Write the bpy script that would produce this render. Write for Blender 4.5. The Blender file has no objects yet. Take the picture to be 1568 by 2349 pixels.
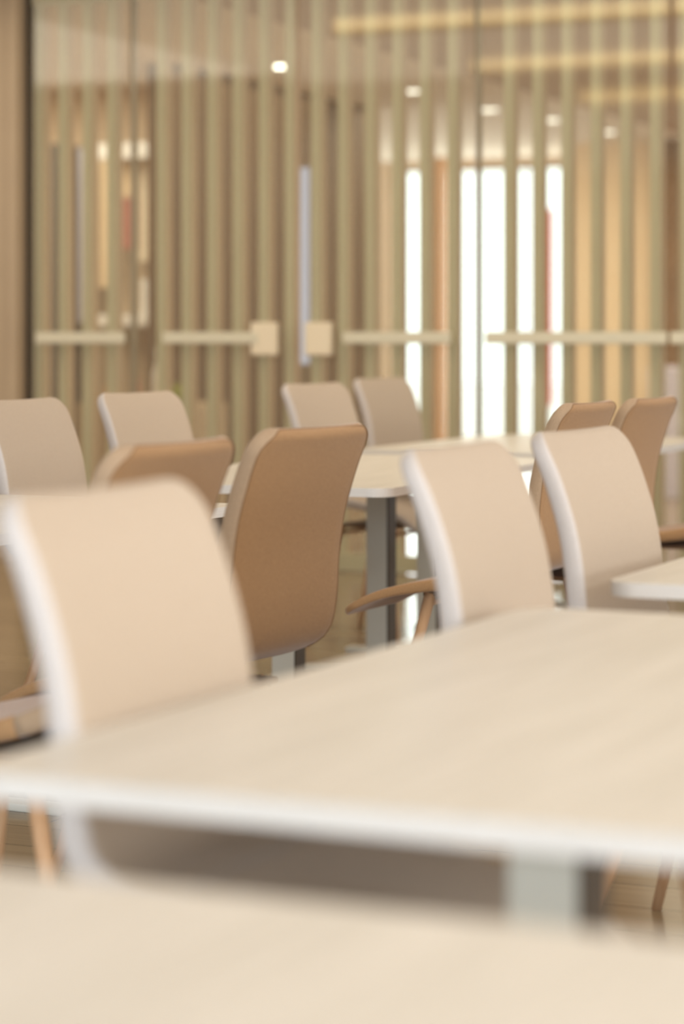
import bpy, bmesh, math, random
from mathutils import Vector
random.seed(4)
PI = math.pi
R = math.radians
S = bpy.context.scene
C = S.collection

# ------------------------------------------------------------------ camera, world, lights, exposure
H = 1.17
cam_data = bpy.data.cameras.new('camera')
cam = bpy.data.objects.new('camera', cam_data)
C.objects.link(cam)
cam.location = (0, 0, H)
cam.rotation_euler = (R(90), 0, R(24))
cam_data.sensor_fit = 'AUTO'
cam_data.sensor_width = 36
cam_data.lens = 36 * 5500 / 2349
cam_data.shift_y = -(1174.5 - 775) / 2349
cam_data.clip_start = 0.05
cam_data.dof.use_dof = True
cam_data.dof.focus_distance = 5.9
cam_data.dof.aperture_fstop = 1.9
S.camera = cam

w = bpy.data.worlds.new('world'); S.world = w; w.use_nodes = True
bg = w.node_tree.nodes['Background']
bg.inputs[0].default_value = (0.94, 0.97, 1.0, 1)
bg.inputs[1].default_value = 3.6

S.view_settings.view_transform = 'Standard'
S.view_settings.look = 'None'
S.view_settings.gamma = 1
S.view_settings.exposure = -0.36
try:
    S.view_settings.use_curve_mapping = False
except Exception:
    pass
S.cycles.max_bounces = 8
S.cycles.diffuse_bounces = 4
S.cycles.transparent_max_bounces = 16
S.cycles.use_denoising = True
S.cycles.caustics_reflective = False
S.cycles.caustics_refractive = False


def area(name, loc, rot, sx, sy, power, col):
    l = bpy.data.lights.new(name, 'AREA')
    l.shape = 'RECTANGLE'; l.size = sx; l.size_y = sy; l.energy = power; l.color = col
    o = bpy.data.objects.new(name, l); C.objects.link(o)
    o.location = loc; o.rotation_euler = rot
    return o


# daylight through the windows behind the camera, then an added warm side fill
area('window_and_fill', (-1.2, -4.7, 1.5), (R(90), 0, R(0)), 7.6, 2.8, 500, (0.70, 0.85, 1.0))
area('window_and_fill', (3.35, 2.2, 1.5), (R(90), 0, R(90)), 5.6, 2.8, 125, (1.0, 0.91, 0.82))  # unseen warm fill, set low to lighten seats under the tables
# added warm fill panels under the dining room ceiling
area('ceiling_fill', (-1.8, 3.2, 3.02), (0, 0, 0), 6.0, 6.0, 38, (1.0, 0.94, 0.86))
area('ceiling_fill', (-3.8, 8.3, 3.02), (0, 0, 0), 7.0, 4.5, 125, (1.0, 0.88, 0.72))
area('ceiling_fill', (-8.0, 8.4, 3.02), (0, 0, 0), 2.4, 3.2, 60, (1.0, 0.88, 0.74))  # extra fill to lift the left wall
# room behind the partition: added ceiling fills, and daylight at its far windows
area('ceiling_fill', (-5.6, 14.5, 2.95), (0, 0, 0), 4.0, 4.0, 170, (1.0, 0.80, 0.60))
area('ceiling_fill', (-5.6, 18.8, 2.95), (0, 0, 0), 4.0, 3.0, 200, (1.0, 0.84, 0.68))

area('window_and_fill', (-8.4, 23.3, 1.5), (R(90), 0, R(180)), 4.2, 2.8, 260, (0.90, 0.93, 1.0))
area('ceiling_fill', (-9.4, 13.3, 2.95), (0, 0, 0), 3.0, 3.0, 150, (1.0, 0.88, 0.74))  # fill added to brighten the display cabinet


# ------------------------------------------------------------------ materials
def lin(r, g, b):
    f = lambda c: (c / 255 / 12.92) if c / 255 <= 0.04045 else ((c / 255 + 0.055) / 1.055) ** 2.4
    return (f(r), f(g), f(b), 1)


def mat(name, col, rough=0.6, metal=0.0, spec=0.5):
    m = bpy.data.materials.new(name); m.use_nodes = True
    b = m.node_tree.nodes['Principled BSDF']
    b.inputs['Base Color'].default_value = col
    b.inputs['Roughness'].default_value = rough
    b.inputs['Metallic'].default_value = metal
    b.inputs['Specular IOR Level'].default_value = spec
    return m


def noisy(name, c1, c2, scale=(1, 1, 1), nscale=8, rough=0.6, bump=0.0, spec=0.5, detail=4, sheen=0.0, tint=(1, 1, 1, 1), lo=0.35, hi=0.65):
    m = mat(name, c1, rough, 0, spec)
    nt = m.node_tree; N = nt.nodes; L = nt.links; b = N['Principled BSDF']
    tc = N.new('ShaderNodeTexCoord'); mp = N.new('ShaderNodeMapping')
    mp.inputs['Scale'].default_value = scale
    no = N.new('ShaderNodeTexNoise'); no.inputs['Scale'].default_value = nscale; no.inputs['Detail'].default_value = detail
    rp = N.new('ShaderNodeValToRGB')
    rp.color_ramp.elements[0].position = lo; rp.color_ramp.elements[0].color = c1
    rp.color_ramp.elements[1].position = hi; rp.color_ramp.elements[1].color = c2
    L.new(tc.outputs['Object'], mp.inputs[0]); L.new(mp.outputs[0], no.inputs['Vector'])
    L.new(no.outputs[0], rp.inputs[0]); L.new(rp.outputs[0], b.inputs['Base Color'])
    if bump:
        bp = N.new('ShaderNodeBump'); bp.inputs['Strength'].default_value = bump; bp.inputs['Distance'].default_value = 0.002
        L.new(no.outputs[0], bp.inputs['Height']); L.new(bp.outputs[0], b.inputs['Normal'])
    if sheen:
        b.inputs['Sheen Weight'].default_value = sheen
        b.inputs['Sheen Roughness'].default_value = 0.35
        b.inputs['Sheen Tint'].default_value = tint
    return m


def emit(name, col, s):
    m = bpy.data.materials.new(name); m.use_nodes = True
    nt = m.node_tree; nt.nodes.clear()
    e = nt.nodes.new('ShaderNodeEmission'); o = nt.nodes.new('ShaderNodeOutputMaterial')
    e.inputs[0].default_value = col; e.inputs[1].default_value = s
    nt.links.new(e.outputs[0], o.inputs[0])
    return m


M = {}
M['beige'] = noisy('beige_fabric', lin(183, 167, 149), lin(193, 178, 160), (1, 1, 1), 380, 0.85, 0.35, 0.2, 3, 0.12)
M['brown'] = noisy('brown_fabric', lin(160, 124, 88), lin(180, 144, 104), (1, 1, 1), 380, 0.8, 0.4, 0.25, 3, 0.4)
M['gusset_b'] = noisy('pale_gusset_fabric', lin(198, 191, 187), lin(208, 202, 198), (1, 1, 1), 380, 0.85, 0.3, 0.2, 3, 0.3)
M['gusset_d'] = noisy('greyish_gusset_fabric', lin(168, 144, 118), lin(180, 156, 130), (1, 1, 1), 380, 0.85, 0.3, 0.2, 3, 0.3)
M['pipe_b'] = mat('beige_piping', lin(190, 165, 135), 0.8)
M['pipe_d'] = mat('brown_piping', lin(136, 104, 72), 0.8)
M['legwood'] = noisy('beech_leg', lin(196, 156, 118), lin(210, 172, 134), (1, 1, 0.08), 40, 0.45)
M['oak'] = noisy('oak_laminate', lin(208, 204, 195), lin(220, 216, 208), (22, 1.2, 22), 2.2, 0.38, 0.0, 0.5, 8)
M['edge'] = noisy('laminate_edge', lin(208, 205, 200), lin(220, 217, 213), (2, 2, 140), 6, 0.45)
M['underseat'] = mat('underseat_wood', lin(112, 84, 60), 0.6)
M['greymetal'] = mat('grey_green_metal', lin(198, 196, 184), 0.5, 0.0)
M['darkmetal'] = mat('dark_brown_metal', lin(62, 46, 20), 0.5, 0.0)
M['slat'] = noisy('slat_paint', lin(208, 195, 168), lin(213, 201, 174), (1, 1, .1), 30, 0.6)
M['slatside'] = noisy('slat_veneer', lin(208, 182, 152), lin(214, 190, 160), (1, 1, .06), 30, 0.6)
M['rail'] = mat('rail_metal', lin(214, 208, 184), 0.45)
M['plate'] = mat('cream_plate', lin(232, 218, 190), 0.5)
M['wall'] = noisy('wall_plaster', lin(176, 156, 130), lin(181, 161, 134), (1, 1, 1), 3, 0.8)
M['walldark'] = noisy('wall_walnut', lin(72, 51, 20), lin(86, 62, 26), (3, 3, .25), 5, 0.6)
M['wallpale'] = noisy('wall_pale', lin(214, 190, 162), lin(220, 196, 168), (1, 1, 1), 3, 0.8)
M['walltan'] = noisy('wall_tan', lin(240, 212, 174), lin(243, 217, 180), (1, 1, 1), 3, 0.8)
M['ceil'] = noisy('ceiling_paint', lin(236, 224, 208), lin(240, 228, 212), (1, 1, 1), 3, 0.85)
M['ceiltan'] = noisy('ceiling_tan', lin(176, 150, 124), lin(182, 156, 130), (1, 1, 1), 3, 0.85)
M['ceildark'] = noisy('ceiling_brown', lin(110, 84, 54), lin(120, 92, 60), (1, 1, 1), 3, 0.8)
M['white'] = mat('white_lacquer', lin(240, 236, 230), 0.5)
M['darkgap'] = mat('dark_reveal', lin(40, 28, 16), 0.7)
M['orange'] = noisy('orange_wood', lin(188, 138, 92), lin(200, 150, 102), (1, 1, .1), 20, 0.6)
M['red'] = mat('red_vinyl', lin(214, 60, 50), 0.6)
M['redtext'] = mat('dull_red_print', lin(176, 110, 96), 0.6)
M['lav'] = mat('lavender_grey', lin(214, 212, 226), 0.5)
M['green'] = noisy('leaf_green', lin(120, 140, 50), lin(196, 200, 110), (1, 1, 1), 20, 0.6)
M['warmstrip'] = emit('warm_strip', (1.0, 0.70, 0.30, 1), 4.0)
M['bulb'] = emit('downlight_glow', (1.0, 0.93, 0.80, 1), 9)
M['bulbdim'] = emit('downlight_dim', (1.0, 0.90, 0.78, 1), 4.0)
M['cream'] = mat('cream_panel', lin(238, 222, 196), 0.6)
M['darkgrey'] = mat('dark_grey_panel', lin(58, 56, 52), 0.6)
M['lavbright'] = emit('lavender_window_glow', (0.80, 0.78, 0.92, 1), 0.95)  # window brightness put into an emissive colour
M['frame'] = mat('window_frame_paint', lin(150, 140, 120), 0.5)


def floor_mat():
    m = mat('floor_planks', lin(196, 178, 148), 0.2)
    nt = m.node_tree; N = nt.nodes; L = nt.links; b = N['Principled BSDF']
    tc = N.new('ShaderNodeTexCoord'); mp = N.new('ShaderNodeMapping')
    br = N.new('ShaderNodeTexBrick')
    br.inputs['Scale'].default_value = 1.0
    br.inputs['Brick Width'].default_value = 1.2; br.inputs['Row Height'].default_value = 0.19
    br.inputs['Mortar Size'].default_value = 0.004
    br.inputs['Color1'].default_value = lin(172, 152, 120); br.inputs['Color2'].default_value = lin(152, 132, 102)
    br.inputs['Mortar'].default_value = lin(110, 90, 62)
    no = N.new('ShaderNodeTexNoise'); no.inputs['Scale'].default_value = 3
    mp2 = N.new('ShaderNodeMapping'); mp2.inputs['Scale'].default_value = (1, 14, 1)
    mx = N.new('ShaderNodeMix'); mx.data_type = 'RGBA'; mx.blend_type = 'MULTIPLY'; mx.inputs[0].default_value = 0.35
    L.new(tc.outputs['Object'], mp.inputs[0]); L.new(mp.outputs[0], br.inputs[0])
    L.new(tc.outputs['Object'], mp2.inputs[0]); L.new(mp2.outputs[0], no.inputs[0])
    L.new(br.outputs[0], mx.inputs[6]); L.new(no.outputs[0], mx.inputs[7]); L.new(mx.outputs[2], b.inputs['Base Color'])
    return m


M['floor'] = floor_mat()


def glass_mat():
    # thin architectural glass: clear, pale diffuse part paints the bright room's haze, faint gloss
    m = bpy.data.materials.new('partition_glass'); m.use_nodes = True
    nt = m.node_tree; nt.nodes.clear(); N = nt.nodes; L = nt.links
    t = N.new('ShaderNodeBsdfTransparent'); t.inputs[0].default_value = (0.95, 0.98, 0.94, 1)
    d = N.new('ShaderNodeBsdfDiffuse'); d.inputs[0].default_value = lin(226, 200, 176)
    g = N.new('ShaderNodeBsdfGlossy'); g.inputs['Roughness'].default_value = 0.05
    a = N.new('ShaderNodeMixShader'); a.inputs[0].default_value = 0.085
    b = N.new('ShaderNodeMixShader'); b.inputs[0].default_value = 0.08
    o = N.new('ShaderNodeOutputMaterial')
    L.new(t.outputs[0], a.inputs[1]); L.new(d.outputs[0], a.inputs[2])
    L.new(a.outputs[0], b.inputs[1]); L.new(g.outputs[0], b.inputs[2]); L.new(b.outputs[0], o.inputs[0])
    return m


M['glass'] = glass_mat()


def clear_mat():
    m = bpy.data.materials.new('window_glass'); m.use_nodes = True
    nt = m.node_tree; nt.nodes.clear(); N = nt.nodes; L = nt.links
    t = N.new('ShaderNodeBsdfTransparent'); t.inputs[0].default_value = (0.97, 0.99, 0.98, 1)
    g = N.new('ShaderNodeBsdfGlossy'); g.inputs['Roughness'].default_value = 0.03
    b = N.new('ShaderNodeMixShader'); b.inputs[0].default_value = 0.06
    o = N.new('ShaderNodeOutputMaterial')
    L.new(t.outputs[0], b.inputs[1]); L.new(g.outputs[0], b.inputs[2]); L.new(b.outputs[0], o.inputs[0])
    return m


M['clear'] = clear_mat()


# ------------------------------------------------------------------ helpers
def link(name, bm, m, parent=None, smooth=False):
    me = bpy.data.meshes.new(name)
    bmesh.ops.recalc_face_normals(bm, faces=bm.faces)
    bm.to_mesh(me); bm.free()
    if smooth:
        for p in me.polygons: p.use_smooth = True
    for x in (m if isinstance(m, list) else [m]): me.materials.append(x)
    o = bpy.data.objects.new(name, me); C.objects.link(o)
    if parent: o.parent = parent
    return o


def bx(bm, x0, x1, y0, y1, z0, z1, bev=0.0, mi=0):
    r = bmesh.ops.create_cube(bm, size=1)
    for v in r['verts']:
        v.co = Vector(((x0 + x1) / 2 + v.co.x * (x1 - x0), (y0 + y1) / 2 + v.co.y * (y1 - y0), (z0 + z1) / 2 + v.co.z * (z1 - z0)))
    fs = set(f for v in r['verts'] for f in v.link_faces)
    for f in fs: f.material_index = mi
    if bev:
        es = list(set(e for v in r['verts'] for e in v.link_edges))
        bmesh.ops.bevel(bm, geom=es, offset=bev, segments=2, affect='EDGES', profile=0.5)
    return bm


def box(name, x0, x1, y0, y1, z0, z1, m, parent=None, bev=0.0):
    return link(name, bx(bmesh.new(), x0, x1, y0, y1, z0, z1, bev), m, parent)


def tube(bm, pts, radii, n=12, cap=True):
    rings = []
    pts = [Vector(p) for p in pts]
    for i, p in enumerate(pts):
        d = (pts[min(i + 1, len(pts) - 1)] - pts[max(i - 1, 0)]).normalized()
        a = d.orthogonal().normalized() if i == 0 else (a0 - d * a0.dot(d)).normalized()
        a0 = a; b = d.cross(a)
        r = radii[i] if isinstance(radii, (list, tuple)) else radii
        rings.append([bm.verts.new(p + (a * math.cos(2 * PI * k / n) + b * math.sin(2 * PI * k / n)) * r) for k in range(n)])
    for i in range(len(rings) - 1):
        for k in range(n):
            bm.faces.new((rings[i][k], rings[i][(k + 1) % n], rings[i + 1][(k + 1) % n], rings[i + 1][k]))
    if cap:
        bm.faces.new(rings[0][::-1]); bm.faces.new(rings[-1])
    return bm


def empty(name, loc, rz, label, cat, group=None):
    o = bpy.data.objects.new(name, None); C.objects.link(o)
    o.empty_display_size = 0.1
    o.location = loc; o.rotation_euler = (0, 0, rz)
    o['label'] = label; o['category'] = cat
    if group: o['group'] = group
    return o


def tag(o, label, cat, group=None):
    o['label'] = label; o['category'] = cat
    if group: o['group'] = group
    return o


def struct(o):
    o['kind'] = 'structure'
    return o


def copy_thing(o, loc, rz, label, group=None):
    r = o.copy(); C.objects.link(r); r.location = loc; r.rotation_euler = (0, 0, rz); r['label'] = label
    if group: r['group'] = group
    for ch in list(o.children):
        c = ch.copy(); C.objects.link(c); c.parent = r
        for g in list(ch.children):
            d = g.copy(); C.objects.link(d); d.parent = c
    return r


# ------------------------------------------------------------------ room shell  (x runs along the partition, y away from the camera)
V = 11.0          # front of the glass partition
ZC = 3.08         # dining room ceiling
ZN = 3.00         # ceiling of the room behind the partition
UL = -6.72        # left end of the partition
struct(box('floor', -12, 4.2, -4.9, 27, -0.1, 0, M['floor']))
struct(box('ceiling', -12, 4.2, -4.9, 11.2, ZC, ZC + .1, M['ceil']))
struct(box('ceiling', -13.5, -6.0, 11.2, 23.2, ZN, ZN + .1, M['ceil']))
struct(box('ceiling', -6.0, 4.2, 11.2, 23.2, ZN, ZN + .1, M['ceiltan']))
struct(box('trim_1', -12, 4.2, 11.0, 11.2, ZN + .001, ZC - .001, M['ceil']))      # bulkhead above the partition
# wall left of the partition, with a reveal between them
struct(box('wall_back', -12, UL + .008, V - .12, V - .058, 0, ZC, M['wall']))
struct(box('trim_2', UL - .5, UL + .029, V - .040, V + .14, 0, ZN, M['darkgap']))
struct(box('trim_3', UL - .05, UL + .008, V - .14, V - .12, 0, ZC, M['wall']))
struct(box('wall_left', -9.6, -9.5, -4.9, V - .12, 0, ZC, M['wall']))


def wall_with_openings(name, axis, pos, th, a0, a1, z1, openings, m):
    """axis 'y': wall along x at y=pos ; axis 'x': wall along y at x=pos"""
    bm = bmesh.new()
    def put(p0, p1, q0, q1):
        if p1 - p0 < 1e-4 or q1 - q0 < 1e-4: return
        if axis == 'y': bx(bm, p0, p1, pos, pos + th, q0, q1)
        else: bx(bm, pos, pos + th, p0, p1, q0, q1)
    cur = a0
    for (o0, o1, z0, zt) in openings:
        put(cur, o0, 0, z1); put(o0, o1, 0, z0); put(o0, o1, zt, z1); cur = o1
    put(cur, a1, 0, z1)
    return struct(link(name, bm, m))


wall_with_openings('wall_front', 'y', -4.9, .12, -12, 4.2, ZC, [(-5.0, 2.6, .06, 2.95)], M['wallpale'])
wall_with_openings('wall_right', 'x', 3.5, .12, -4.9, 11.2, ZC, [(-.4, 8.4, .06, 2.95)], M['wallpale'])

# ------------------------------------------------------------------ glass partition with vertical slats
P = 0.1475
U0 = -6.69


def slat_u(n): return U0 + n * P


def panel(name, n0, n1, x0, x1, rails, skip=()):
    root = bpy.data.objects.new(name, None); C.objects.link(root); root.location = ((x0 + x1) / 2, V, 0)
    root.empty_display_size = .1; root['kind'] = 'structure'
    ox, oy = root.location.x, root.location.y
    lb = lambda nm, a, b, c, d, e, f, mm, bev=0.0, par=None: box(nm, a - ox, b - ox, c - oy, d - oy, e, f, mm, par or root, bev)
    lb('glass_pane', x0 + .006, x1 - .006, V - .055, V - .043, .012, ZN - .03, M['glass'])
    lb('bottom_rail', x0 + .006, x1 - .006, V - .03, V + .0, .004, .09, M['slat'])
    lb('head_rail', x0 + .006, x1 - .006, V - .03, V + .0, 2.934, ZN - .003, M['slat'])
    for n in range(n0, n1):
        if n in skip: continue
        bm = bmesh.new()
        a = slat_u(n)
        bx(bm, a - ox, a + .050 - ox, 0.001, .012, .002, ZN - .002, 0, 0)
        bx(bm, a + .001 - ox, a + .049 - ox, .012, .080, .002, ZN - .002, 0, 1)
        link('slat', bm, [M['slat'], M['slatside']], root)
    for (a, b) in rails:
        r = lb('push_rail', a, b, V - .105, V - .08, H - .029, H + .029, M['rail'], .006)
        for q in (a + .06, b - .06):
            box('rail_bracket', q - .012 - ox, q + .012 - ox, -.082, -.053, H - .012, H + .012, M['rail'], r)
    return root


def u_at(px, v):      # position along the partition for a column of the picture
    t = (px - 784) / 5500; c, s = math.cos(R(24)), math.sin(R(24))
    return v * (t * c - s) / (c + t * s)


x_j = [UL + .030, slat_u(4) + .02, slat_u(10) + .090, slat_u(17) + .02, slat_u(24) - .03, slat_u(34)]
p1 = panel('window_1', 0, 4, x_j[0], x_j[1], [(u_at(81, V - .1), x_j[1] - .01)])
d1 = panel('door_1', 5, 11, x_j[1] + .012, x_j[2], [(u_at(372, V - .1), u_at(590, V - .1))])
d2 = panel('door_2', 11, 17, x_j[2] + .012, x_j[3], [(u_at(785, V - .1), u_at(1032, V - .1))])
p2 = panel('window_2', 18, 24, x_j[3] + .012, x_j[4], [(u_at(1112, V - .1), x_j[4] - .005)])
p3 = panel('window_3', 24, 25, x_j[4] + .006, x_j[5], [(x_j[4] + .012, x_j[5] - .01)])
for d, px in ((d1, 604), (d2, 728)):
    a = u_at(px, V - .09) - d.location.x
    box('push_plate', a - .072, a + .072, -.095, -.056, H - .088, H + .078, M['plate'], d, .008)
for x in (x_j[1], x_j[3]):
    struct(box('trim_4', x - .004, x + .016, V - .04, V + .0, 0.0, ZN - .001, M['frame']))

# ------------------------------------------------------------------ room behind the partition
struct(box('wall_left', -7.70, -7.55, 14.1, 17.6, 0, ZN, M['walldark']))
struct(box('wall_back', -12, -7.71, 15.4, 15.5, 0, ZN, M['wallpale']))
struct(box('wall_left', -12.0, -11.9, 11.2, 15.4, 0, ZN, M['wallpale']))
VW = 23.0
wins = [(u_at(895, VW), u_at(985, VW)), (u_at(1008, VW), u_at(1160, VW)), (u_at(1166, VW), u_at(1345, VW))]
wall_with_openings('wall_back', 'y', VW, .15, -13.5, u_at(1400, VW), ZN, [(a, b, .08, 2.93) for a, b in wins], M['wallpale'])
for i, (a, b) in enumerate(wins):
    root = bpy.data.objects.new('window_%d' % (4 + i), None); C.objects.link(root); root['kind'] = 'structure'
    root.location = ((a + b) / 2, VW + .07, .08); root.empty_display_size = .1
    hw = (b - a) / 2
    bm = bmesh.new()
    bx(bm, -hw + .001, -hw + .03, -.03, .03, .001, 2.849); bx(bm, hw - .03, hw - .001, -.03, .03, .001, 2.849)
    bx(bm, -hw + .03, hw - .03, -.03, .03, .001, .06); bx(bm, -hw + .03, hw - .03, -.03, .03, 2.81, 2.849)
    link('window_frame', bm, M['frame'], root)
    for px in (1141, 1203, 1222, 1286):
        q = u_at(px, VW) - root.location.x
        if -hw + .1 < q < hw - .1:
            box('mullion', q - .012, q + .012, -.02, .02, .06, 2.81, M['lav'], root)
    box('window_pane', -hw + .03, hw - .03, -.004, .004, .06, 2.81, M['clear'], root)
VT = 21.6
struct(box('wall_right', u_at(1313, VT), u_at(1506, VT), VT, VW - .001, 0, ZN, M['walltan']))
struct(box('wall_right', u_at(1506, VT), 4.2, VT - .2, VW - .001, 0, ZN, M['ceildark']))
tag(box('column', u_at(990, 22.6), u_at(1016, 22.6), 22.6, 22.75, 0, ZN - .001, M['orange']), 'orange-brown wooden column in front of the bright windows behind the slats', 'column')

# warm light coves on the dining room ceiling (seen as bands mirrored in the glass)
for i, v0 in enumerate((8.8, 6.5, 4.15)):
    t = empty('cove_light', (-5.9, v0, ZC), 0,
              ['warm cove light band nearest the glass, its reflection topmost in the panes',
               'warm cove light band, middle of the three reflected in the panes',
               'warm cove light band, its reflection lowest at the right edge of the panes'][i], 'cove light', 'ceiling cove lights')
    box('cove_body', 0, 9.2, -.16, 0, -.09, -.001, M['ceil'], t)
    box('light_strip', 0.02, 9.18, 0.001, .02, -.085, -.005, M['warmstrip'], t)

for (px, py, lab) in ((645, 148, 'round recessed downlight glowing alone above the left glass door'),
                      (940, 205, 'round recessed downlight above the tall bright window'),
                      (1120, 248, 'oval looking recessed downlight right of the glass door joint'),
                      (1262, 272, 'faint recessed downlight, second from the right in the row'),
                      (1390, 300, 'faintest recessed downlight at the right end of the row')):
    D = (ZN - H) * 5500 / (775 - py); X = (px - 784) * D / 5500
    c, s = math.cos(R(24)), math.sin(R(24))
    t = empty('downlight', (X * c - D * s, X * s + D * c, ZN), 0, lab, 'light', 'downlights behind the partition')
    bm = bmesh.new(); tube(bm, [(0, 0, -.012), (0, 0, -.001)], .09, 28)
    link('trim_ring', bm, M['white'], t)
    bm = bmesh.new(); tube(bm, [(0, 0, -.02), (0, 0, -.0125)], .075, 24)
    link('lens', bm, M['bulb'] if px == 645 else M['bulbdim'], t)

# display stand left of the doors, seen through the slats
c, s = math.cos(R(24)), math.sin(R(24))


def px_at(px, v):
    t = (px - 784) / 5500
    Y = v / (c + t * s)
    return Y * (t * c - s), Y


def zz(py, Y): return H - (py - 775) * Y / 5500


def board(name, px0, px1, py0, py1, v, m, label, cat, th=.03):
    a, Y = px_at(px0, v); b, _ = px_at(px1, v)
    z0, z1 = zz(py1, Y), zz(py0, Y)
    return tag(box(name, a, b, v, v + th, z0, z1, m), label, cat)


# ------------------------------------------------------------------ chairs
CW = 0.458   # chair width


def ring(bm, p, nrm, hw, th, bow):
    """cross-section of the shell: a flat stadium across the width; p=(x,z) centre, nrm=(nx,nz) towards the sitter"""
    n = 20; out = []
    pts = []
    r = th * .36; e = th / 2 - r
    for k in range(9):
        a = -PI / 2 + PI * k / 8
        pts.append((hw - r + r * math.cos(a), r * math.sin(a) + (e if k > 4 else -e if k < 4 else 0)))
    for k in range(1, 12): pts.append(((hw - r) * (1 - 2 * k / 12), th / 2))
    for k in range(9):
        a = PI / 2 + PI * k / 8
        pts.append((-(hw - r) + r * math.cos(a), r * math.sin(a) + (e if k < 4 else -e if k > 4 else 0)))
    for k in range(1, 12): pts.append((-(hw - r) * (1 - 2 * k / 12), -th / 2))
    for (y, q) in pts:
        f = (y / (CW / 2)) ** 2
        d = q - bow * (1 - f)
        out.append(bm.verts.new((p[0] + nrm[0] * d, y, p[1] + nrm[1] * d)))
    return out


def loft(name, prof, m, parent, end_r0, end_r1, bow):
    """prof: list of (x, z, thickness)"""
    # resample with Catmull-Rom
    P_ = [Vector(p) for p in prof]
    pts = []
    for i in range(len(P_) - 1):
        a = P_[max(i - 1, 0)]; b = P_[i]; c_ = P_[i + 1]; d = P_[min(i + 2, len(P_) - 1)]
        for k in range(6):
            t = k / 6
            pts.append(.5 * ((2 * b) + (-a + c_) * t + (2 * a - 5 * b + 4 * c_ - d) * t * t + (-a + 3 * b - 3 * c_ + d) * t ** 3))
    pts.append(P_[-1])
    # extra rings close to the rounded ends
    L = [0]
    for i in range(1, len(pts)): L.append(L[-1] + math.hypot(pts[i].x - pts[i - 1].x, pts[i].y - pts[i - 1].y))
    T = L[-1]

    def at(l):
        l = min(max(l, 0), T)
        for i in range(1, len(L)):
            if L[i] >= l:
                f = (l - L[i - 1]) / max(L[i] - L[i - 1], 1e-9)
                return pts[i - 1].lerp(pts[i], f)
        return pts[-1]
    ls = sorted(set([round(T * k / 26, 5) for k in range(27)] +
                    ([round(end_r0 * (1 - math.cos(PI / 2 * k / 8)), 5) for k in range(9)] if end_r0 else []) +
                    ([round(T - end_r1 * (1 - math.cos(PI / 2 * k / 8)), 5) for k in range(9)] if end_r1 else [])))
    bm = bmesh.new(); rings = []
    for l in ls:
        p = at(l); q0 = at(l - .004); q1 = at(l + .004)
        tx, tz = q1.x - q0.x, q1.y - q0.y; n_ = math.hypot(tx, tz); tx /= n_; tz /= n_
        hw = CW / 2
        th = p.z
        for (r, dist) in ((end_r0, l), (end_r1, T - l)):
            if r and dist < r:
                hw = min(hw, CW / 2 - r + math.sqrt(max(r * r - (r - dist) ** 2, 0)))
            e = p.z * .5
            if r and dist < e:
                th = max(th * math.sqrt(max(1 - (1 - dist / e) ** 2, 0)), .004)
        # normal towards sitter: tangent runs seat-front -> back -> top, normal = rotate
        rings.append(ring(bm, (p.x, p.y), (tz, -tx), hw, th, bow * math.sin(min(1, l / T) * PI / 2)))
    n = len(rings[0])
    for i in range(len(rings) - 1):
        for k in range(n):
            f = bm.faces.new((rings[i][k], rings[i][(k + 1) % n], rings[i + 1][(k + 1) % n], rings[i + 1][k]))
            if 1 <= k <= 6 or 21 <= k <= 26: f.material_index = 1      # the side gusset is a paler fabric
    bm.faces.new(rings[0][::-1]); bm.faces.new(rings[-1])
    # line of piping just inside the rear rim
    line = [rings[i][1].co.copy() for i in range(2, len(rings) - 1)] + [rings[-1][0].co.copy()]
    line2 = [rings[i][len(rings[0]) - 12].co.copy() for i in range(2, len(rings) - 1)]
    o = link(name, bm, m, parent, True)
    return o, line + list(reversed(line2))


def make_chair(kind, label, group):
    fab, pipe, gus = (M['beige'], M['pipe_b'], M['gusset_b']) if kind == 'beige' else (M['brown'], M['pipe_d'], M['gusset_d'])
    t = empty('dining_chair', (0, 0, 0), 0, label, 'chair', group)
    # local +x is where the sitter looks, origin on the floor below the foot of the back
    dz = .035 if kind == 'beige' else 0.0
    if kind == 'beige': seat = [(.545, .416, .014), (.51, .441, .020), (.44, .487, .026), (.34, .513, .032), (.24, .530, .038), (.13, .548, .040)]
    else: seat = [(.585, .375, .014), (.54, .403, .020), (.46, .438, .026), (.35, .464, .032), (.23, .480, .038), (.15, .492, .040), (.10, .505, .040)]
    back = ([(.13, .548, .040), (.065, .554, .040), (.016, .582, .042), (.0, .64, .042)] if kind == 'beige' else
            [(.10, .505, .040), (.05, .524, .040), (.014, .555, .042), (.0, .62, .042)]) + [ (-.006, .71, .041), (-.020, .80, .039),
            (-.046, .885, .037), (-.070, .943, .034), (-.098, .990, .031)]
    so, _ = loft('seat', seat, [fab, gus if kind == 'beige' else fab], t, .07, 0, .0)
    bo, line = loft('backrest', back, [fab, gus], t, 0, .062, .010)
    bm = bmesh.new(); tube(bm, line, .0015, 6); link('piping', bm, pipe, bo, True)
    # under-seat frame and splayed round legs
    bm = bmesh.new()
    bx(bm, .08, .36, -.14, .14, .432, .444, .003)
    link('seat_frame', bm, M['underseat'], t)
    for (sx, sy) in ((1, 1), (1, -1), (0, 1), (0, -1)):
        bm = bmesh.new()
        top = Vector((.34 if sx else .13, sy * .13, .440)); bot = Vector((.43 if sx else .0, sy * .215, 0.0))
        tube(bm, [top, top.lerp(bot, .5), bot], [.017, .0145, .0105], 14)
        link('leg', bm, M['legwood'], t, True)
    bm = bmesh.new()
    tube(bm, [(.345, -.125, .41), (.345, .125, .41)], .008, 10)
    link('cross_bar', bm, M['legwood'], t, True)
    bm = bmesh.new(); tube(bm, [(.125, -.125, .41), (.125, .125, .41)], .008, 10)
    link('cross_bar', bm, M['legwood'], t, True)
    return t


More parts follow.
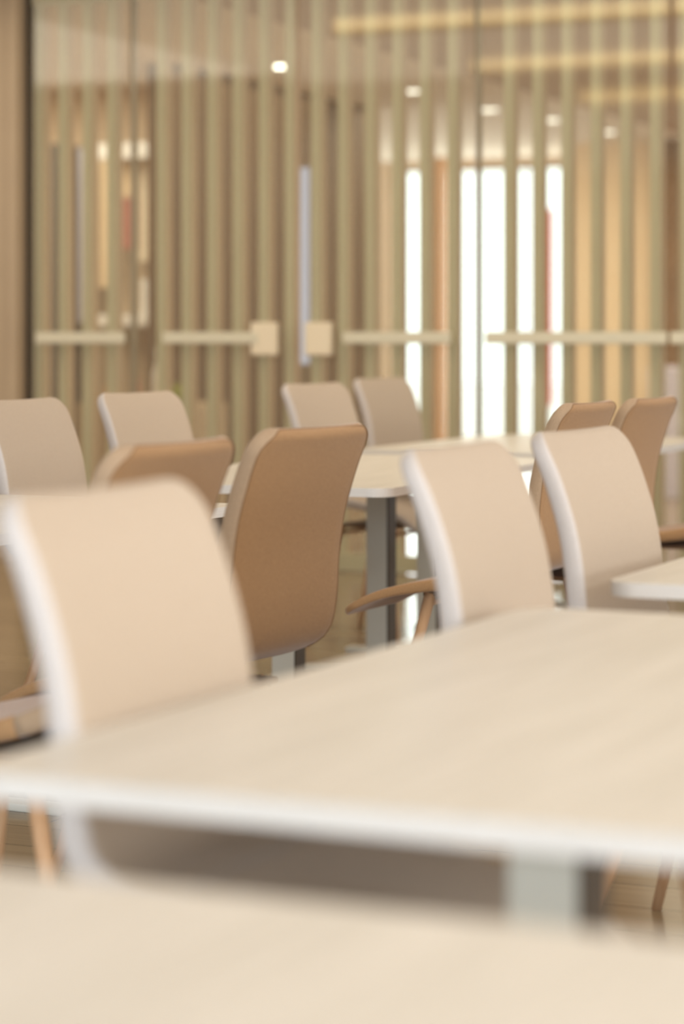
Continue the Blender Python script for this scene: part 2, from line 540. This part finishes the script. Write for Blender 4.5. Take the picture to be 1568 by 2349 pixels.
beige_spots = [  # x of the foot of the back, y, turn, label
    (-1.364, 2.54, 0, 'large blurred beige chair tucked into the nearest left table side'),
    (-1.382, 3.77, 0, 'beige chair in the middle right, at the far corner of the big front table'),
    (-1.42, 4.53, R(-3), 'beige chair at right tucked to the table whose white corner juts in'),
    (-3.67, 6.10, 0, 'tan chair cut by the left picture edge, behind the left table'),
    (-3.79, 7.02, R(-6), 'tan chair left, directly behind the low looking brown chair'),
    (-3.91, 8.68, R(-8), 'tan chair at the back, left one of the overlapping pair'),
    (-4.16, 9.95, R(-8), 'tan chair at the back, right one of the overlapping pair'),
]
brown_spots = [
    (-2.075, 3.74, PI, 'brown chair seen from behind, its lower half hidden by the large beige chair'),
    (-2.150, 4.50, PI - R(5), 'brown upholstered chair in sharp focus seen from behind in the centre'),
    (-2.215, 6.49, PI - R(1), 'dark brown chair at right with its seat pointing left, left one of a touching pair'),
    (-2.20, 7.06, PI - R(2), 'dark brown chair at right, right one of a touching pair'),
    (-2.15, 8.25, PI, 'brown chair at the right edge, only a strip of its seat showing'),
]
proto = None
for i, (x, y, a, lab) in enumerate(beige_spots):
    if proto is None:
        proto = make_chair('beige', lab, 'beige chairs on the left side of the tables'); proto.location = (x, y, 0); proto.rotation_euler = (0, 0, a)
    else:
        copy_thing(proto, (x, y, 0), a, lab)
proto = None
for i, (x, y, a, lab) in enumerate(brown_spots):
    if proto is None:
        proto = make_chair('brown', lab, 'brown chairs on the right side of the tables'); proto.location = (x, y, 0); proto.rotation_euler = (0, 0, a)
    else:
        copy_thing(proto, (x, y, 0), a, lab)


# ------------------------------------------------------------------ tables
def rrect(x0, x1, y0, y1, r, n=8):
    out = []
    for (cx, cy, a0) in ((x1 - r, y1 - r, 0), (x0 + r, y1 - r, 90), (x0 + r, y0 + r, 180), (x1 - r, y0 + r, 270)):
        for k in range(n + 1):
            a = R(a0 + 90 * k / n); out.append((cx + r * math.cos(a), cy + r * math.sin(a)))
    return out


def prism(pts, z0, z1):
    bm = bmesh.new()
    a = [bm.verts.new((x, y, z0)) for x, y in pts]; b = [bm.verts.new((x, y, z1)) for x, y in pts]
    bm.faces.new(a[::-1]); bm.faces.new(b)
    n = len(pts)
    for k in range(n): bm.faces.new((a[k], a[(k + 1) % n], b[(k + 1) % n], b[k]))
    return bm


def table(x0, x1, y0, y1, label, cols, rot=0.0, ztop=.73, th=.026):
    cx, cy = (x0 + x1) / 2, (y0 + y1) / 2
    t = empty('dining_table', (cx, cy, 0), rot, label, 'table', 'rectangular oak dining tables')
    X, Y = (x1 - x0) / 2, (y1 - y0) / 2
    top = link('table_top', prism(rrect(-X + .001, X - .001, -Y + .001, Y - .001, .059), ztop - th + .001, ztop), M['oak'], t)
    # edge band: a thin ring around the top
    bm = bmesh.new()
    po = rrect(-X, X, -Y, Y, .06); pi = rrect(-X + .002, X - .002, -Y + .002, Y - .002, .058); n = len(po)
    z0, z1 = ztop - th, ztop - .0005
    vs = [[bm.verts.new((x, y, z)) for x, y in pp] for pp, z in ((po, z0), (po, z1), (pi, z1), (pi, z0))]
    for j in range(4):
        for k in range(n):
            bm.faces.new((vs[j][k], vs[j][(k + 1) % n], vs[(j + 1) % 4][(k + 1) % n], vs[(j + 1) % 4][k]))
    link('edge_band', bm, M['edge'], t)
    for q in cols:
        b = -Y + q
        bm = bmesh.new(); bx(bm, -.040, .036, b - .040, b + .040, .0205, ztop - th - .006, .002)
        lg = link('leg_column', bm, M['greymetal'], t)
        box('side_plate', .0362, .042, b - .040, b + .040, .0205, ztop - th - .006, M['darkmetal'], lg)
        box('foot_bar', -X + .16, X - .16, b - .035, b + .035, 0.0, .02, M['greymetal'], t, .004)
        box('mounting_plate', -.14, .14, b - .05, b + .05, ztop - th - .006, ztop - th - .0005, M['darkmetal'], t)
    return t


table(-1.36, -.30, .30, 1.70, 'nearest pale oak table filling the bottom of the photo', (.3, 1.1))
table(-1.338, -.25, 2.055, 3.70, 'large blurred oak table with white front edge across the middle foreground', (.30, 1.30), R(-1.2))
table(-1.33, -.27, 4.14, 5.75, 'oak table at the right edge, only its white near corner visible', (.32, 1.3))
table(-3.74, -2.77, 6.41, 8.35, 'oak table in focus behind the centre brown chair', (.42, 1.27, 1.80), R(3))
table(-3.82, -2.76, 8.62, 10.3, 'farthest oak table in front of the glass partition', (.34, 1.34))
table(-3.88, -2.86, 4.25, 5.74, 'oak table at the left edge behind the large beige chair', (.25, .88), R(-4))

# ------------------------------------------------------------------ things in the room behind the partition
cab = empty('display_cabinet', (0, 0, 0), 0, 'tall lit display wall unit with cream panels seen through the left slats', 'display cabinet')
VB = 14.9
def pbox(nm, px0, px1, py0, py1, v, th, m, parent=None):
    a, Y = px_at(px0, v); b, _ = px_at(px1, v)
    return box(nm, a, b, v, v + th, max(zz(py1, Y), 0), zz(py0, Y), m, parent, .004)
pbox('cabinet_back', 176, 376, 338, 1300, VB + .3, .04, M['wall'], cab)
pbox('header_board', 222, 376, 330, 366, VB, .29, M['white'], cab)
pbox('lower_shelf', 222, 376, 722, 748, VB, .29, M['white'], cab)
pbox('door_panel', 228, 262, 368, 660, VB + .2, .03, M['walltan'], cab)
pbox('door_panel', 318, 368, 368, 600, VB + .2, .03, M['cream'], cab)
pbox('door_panel', 280, 312, 368, 452, VB + .2, .03, M['walltan'], cab)
pbox('price_board', 280, 314, 455, 572, VB + .18, .03, M['redtext'], cab)
pbox('glass_door', 180, 206, 340, 740, VB + .15, .03, M['lav'], cab)
pbox('side_panel', 116, 138, 330, 1300, VB, .4, M['darkgrey'], cab)
for (a_, b_, c_, d_, m, lab) in ((322, 344, 640, 722, 'white', 'white packet standing on the shelf behind the left slats'),
                               (346, 368, 596, 722, 'lav', 'taller bluish white packet on the shelf behind the left slats')):
    tag(pbox('packet', a_, b_, c_, d_, VB + .05, .1, M[m]), lab, 'packet')
ctr = tag(pbox('counter', 176, 420, 925, 1300, 13.2, .6, M['wall']), 'low counter beyond the left glass, behind the tan chair', 'counter')
for (nm, a_, b_, c_, d_, m, lab) in (('wooden_jar', 224, 248, 868, 925, 'orange', 'orange wooden jar on the counter beyond the glass'),
                                 ('terracotta_bottle', 284, 302, 846, 925, 'redtext', 'slim terracotta bottle on the counter beyond the glass'),
                                 ('white_vase', 334, 362, 800, 925, 'white', 'tall white vase on the counter beyond the glass')):
    a2, Y = px_at(a_, 13.3); b2, _ = px_at(b_, 13.3); rr = (b2 - a2) / 2; z0 = zz(925, px_at(298, 13.2)[1]); z1 = zz(c_, Y)
    z0 = ctr.bound_box[1][2] + .001
    bm = bmesh.new()
    tube(bm, [(0, 0, 0), (0, 0, (z1 - z0) * .15), (0, 0, (z1 - z0) * .55), (0, 0, (z1 - z0) * .8), (0, 0, z1 - z0)], [rr * .8, rr, rr * .95, rr * .45, rr * .5], 20)
    o = link(nm, bm, M[m], None, True); o.location = (a2 + rr, 13.4, z0); tag(o, lab, nm.split('_')[-1])
# potted plant beyond the doors
X0, Y0 = px_at(402, 12.9)
t = empty('potted_plant', (X0, 12.9, 0), 0, 'small yellow-green potted plant on a stand seen low between the slats', 'plant')
bm = bmesh.new(); tube(bm, [(0, 0, 0), (0, 0, .62)], .02, 12); link('stand', bm, M['orange'], t)
bm = bmesh.new(); tube(bm, [(0, 0, .62), (0, 0, .74)], [.05, .07], 20); link('pot', bm, M['white'], t)
bm = bmesh.new()
for k in range(60):
    a_ = random.uniform(0, 2 * PI); e = random.uniform(.1, 1.4); L_ = random.uniform(.08, .18)
    d = Vector((math.cos(a_) * math.cos(e), math.sin(a_) * math.cos(e), math.sin(e))) * L_
    sd = Vector((-math.sin(a_), math.cos(a_), 0)) * .018; p0 = Vector((0, 0, .75))
    bm.faces.new([bm.verts.new(q) for q in (p0, p0 + d * .5 + sd, p0 + d, p0 + d * .5 - sd)])
link('foliage', bm, M['green'], t)
# narrow window strip behind the door gap, its daylight made an emissive board
t = empty('window_glow_board', (px_at(695, 12.6)[0], 12.6, 0), 0, 'narrow tall lavender window strip, its daylight made a glowing board, behind the gap between the two glass doors', 'panel')
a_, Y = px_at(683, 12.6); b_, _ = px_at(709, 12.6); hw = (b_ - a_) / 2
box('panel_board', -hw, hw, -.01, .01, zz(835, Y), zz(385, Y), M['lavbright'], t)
box('stand', -.012, .012, -.008, .008, .012, zz(835, Y), M['frame'], t)  # support added for the stand-in board
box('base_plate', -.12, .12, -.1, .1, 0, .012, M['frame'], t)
# banner outside the windows
t = empty('sign_stand', (u_at(1258, 22.6), 22.6, 0), 0, 'narrow red standing sign in front of the far bright windows', 'sign')
box('sign_board', -.035, .035, -.012, .012, .5, 2.45, M['red'], t)
box('sign_post', -.012, .012, -.01, .01, .02, .5, M['frame'], t)
box('sign_foot', -.08, .08, -.12, .12, 0, .02, M['frame'], t)
tag(pbox('service_counter', 1488, 1600, 842, 1300, 17.0, .5, M['lav']), 'grey-lavender counter at the right edge beyond the partition', 'counter')
struct(box('ground', -40, 30, 27.001, 60, -.12, -.02, M['white']))
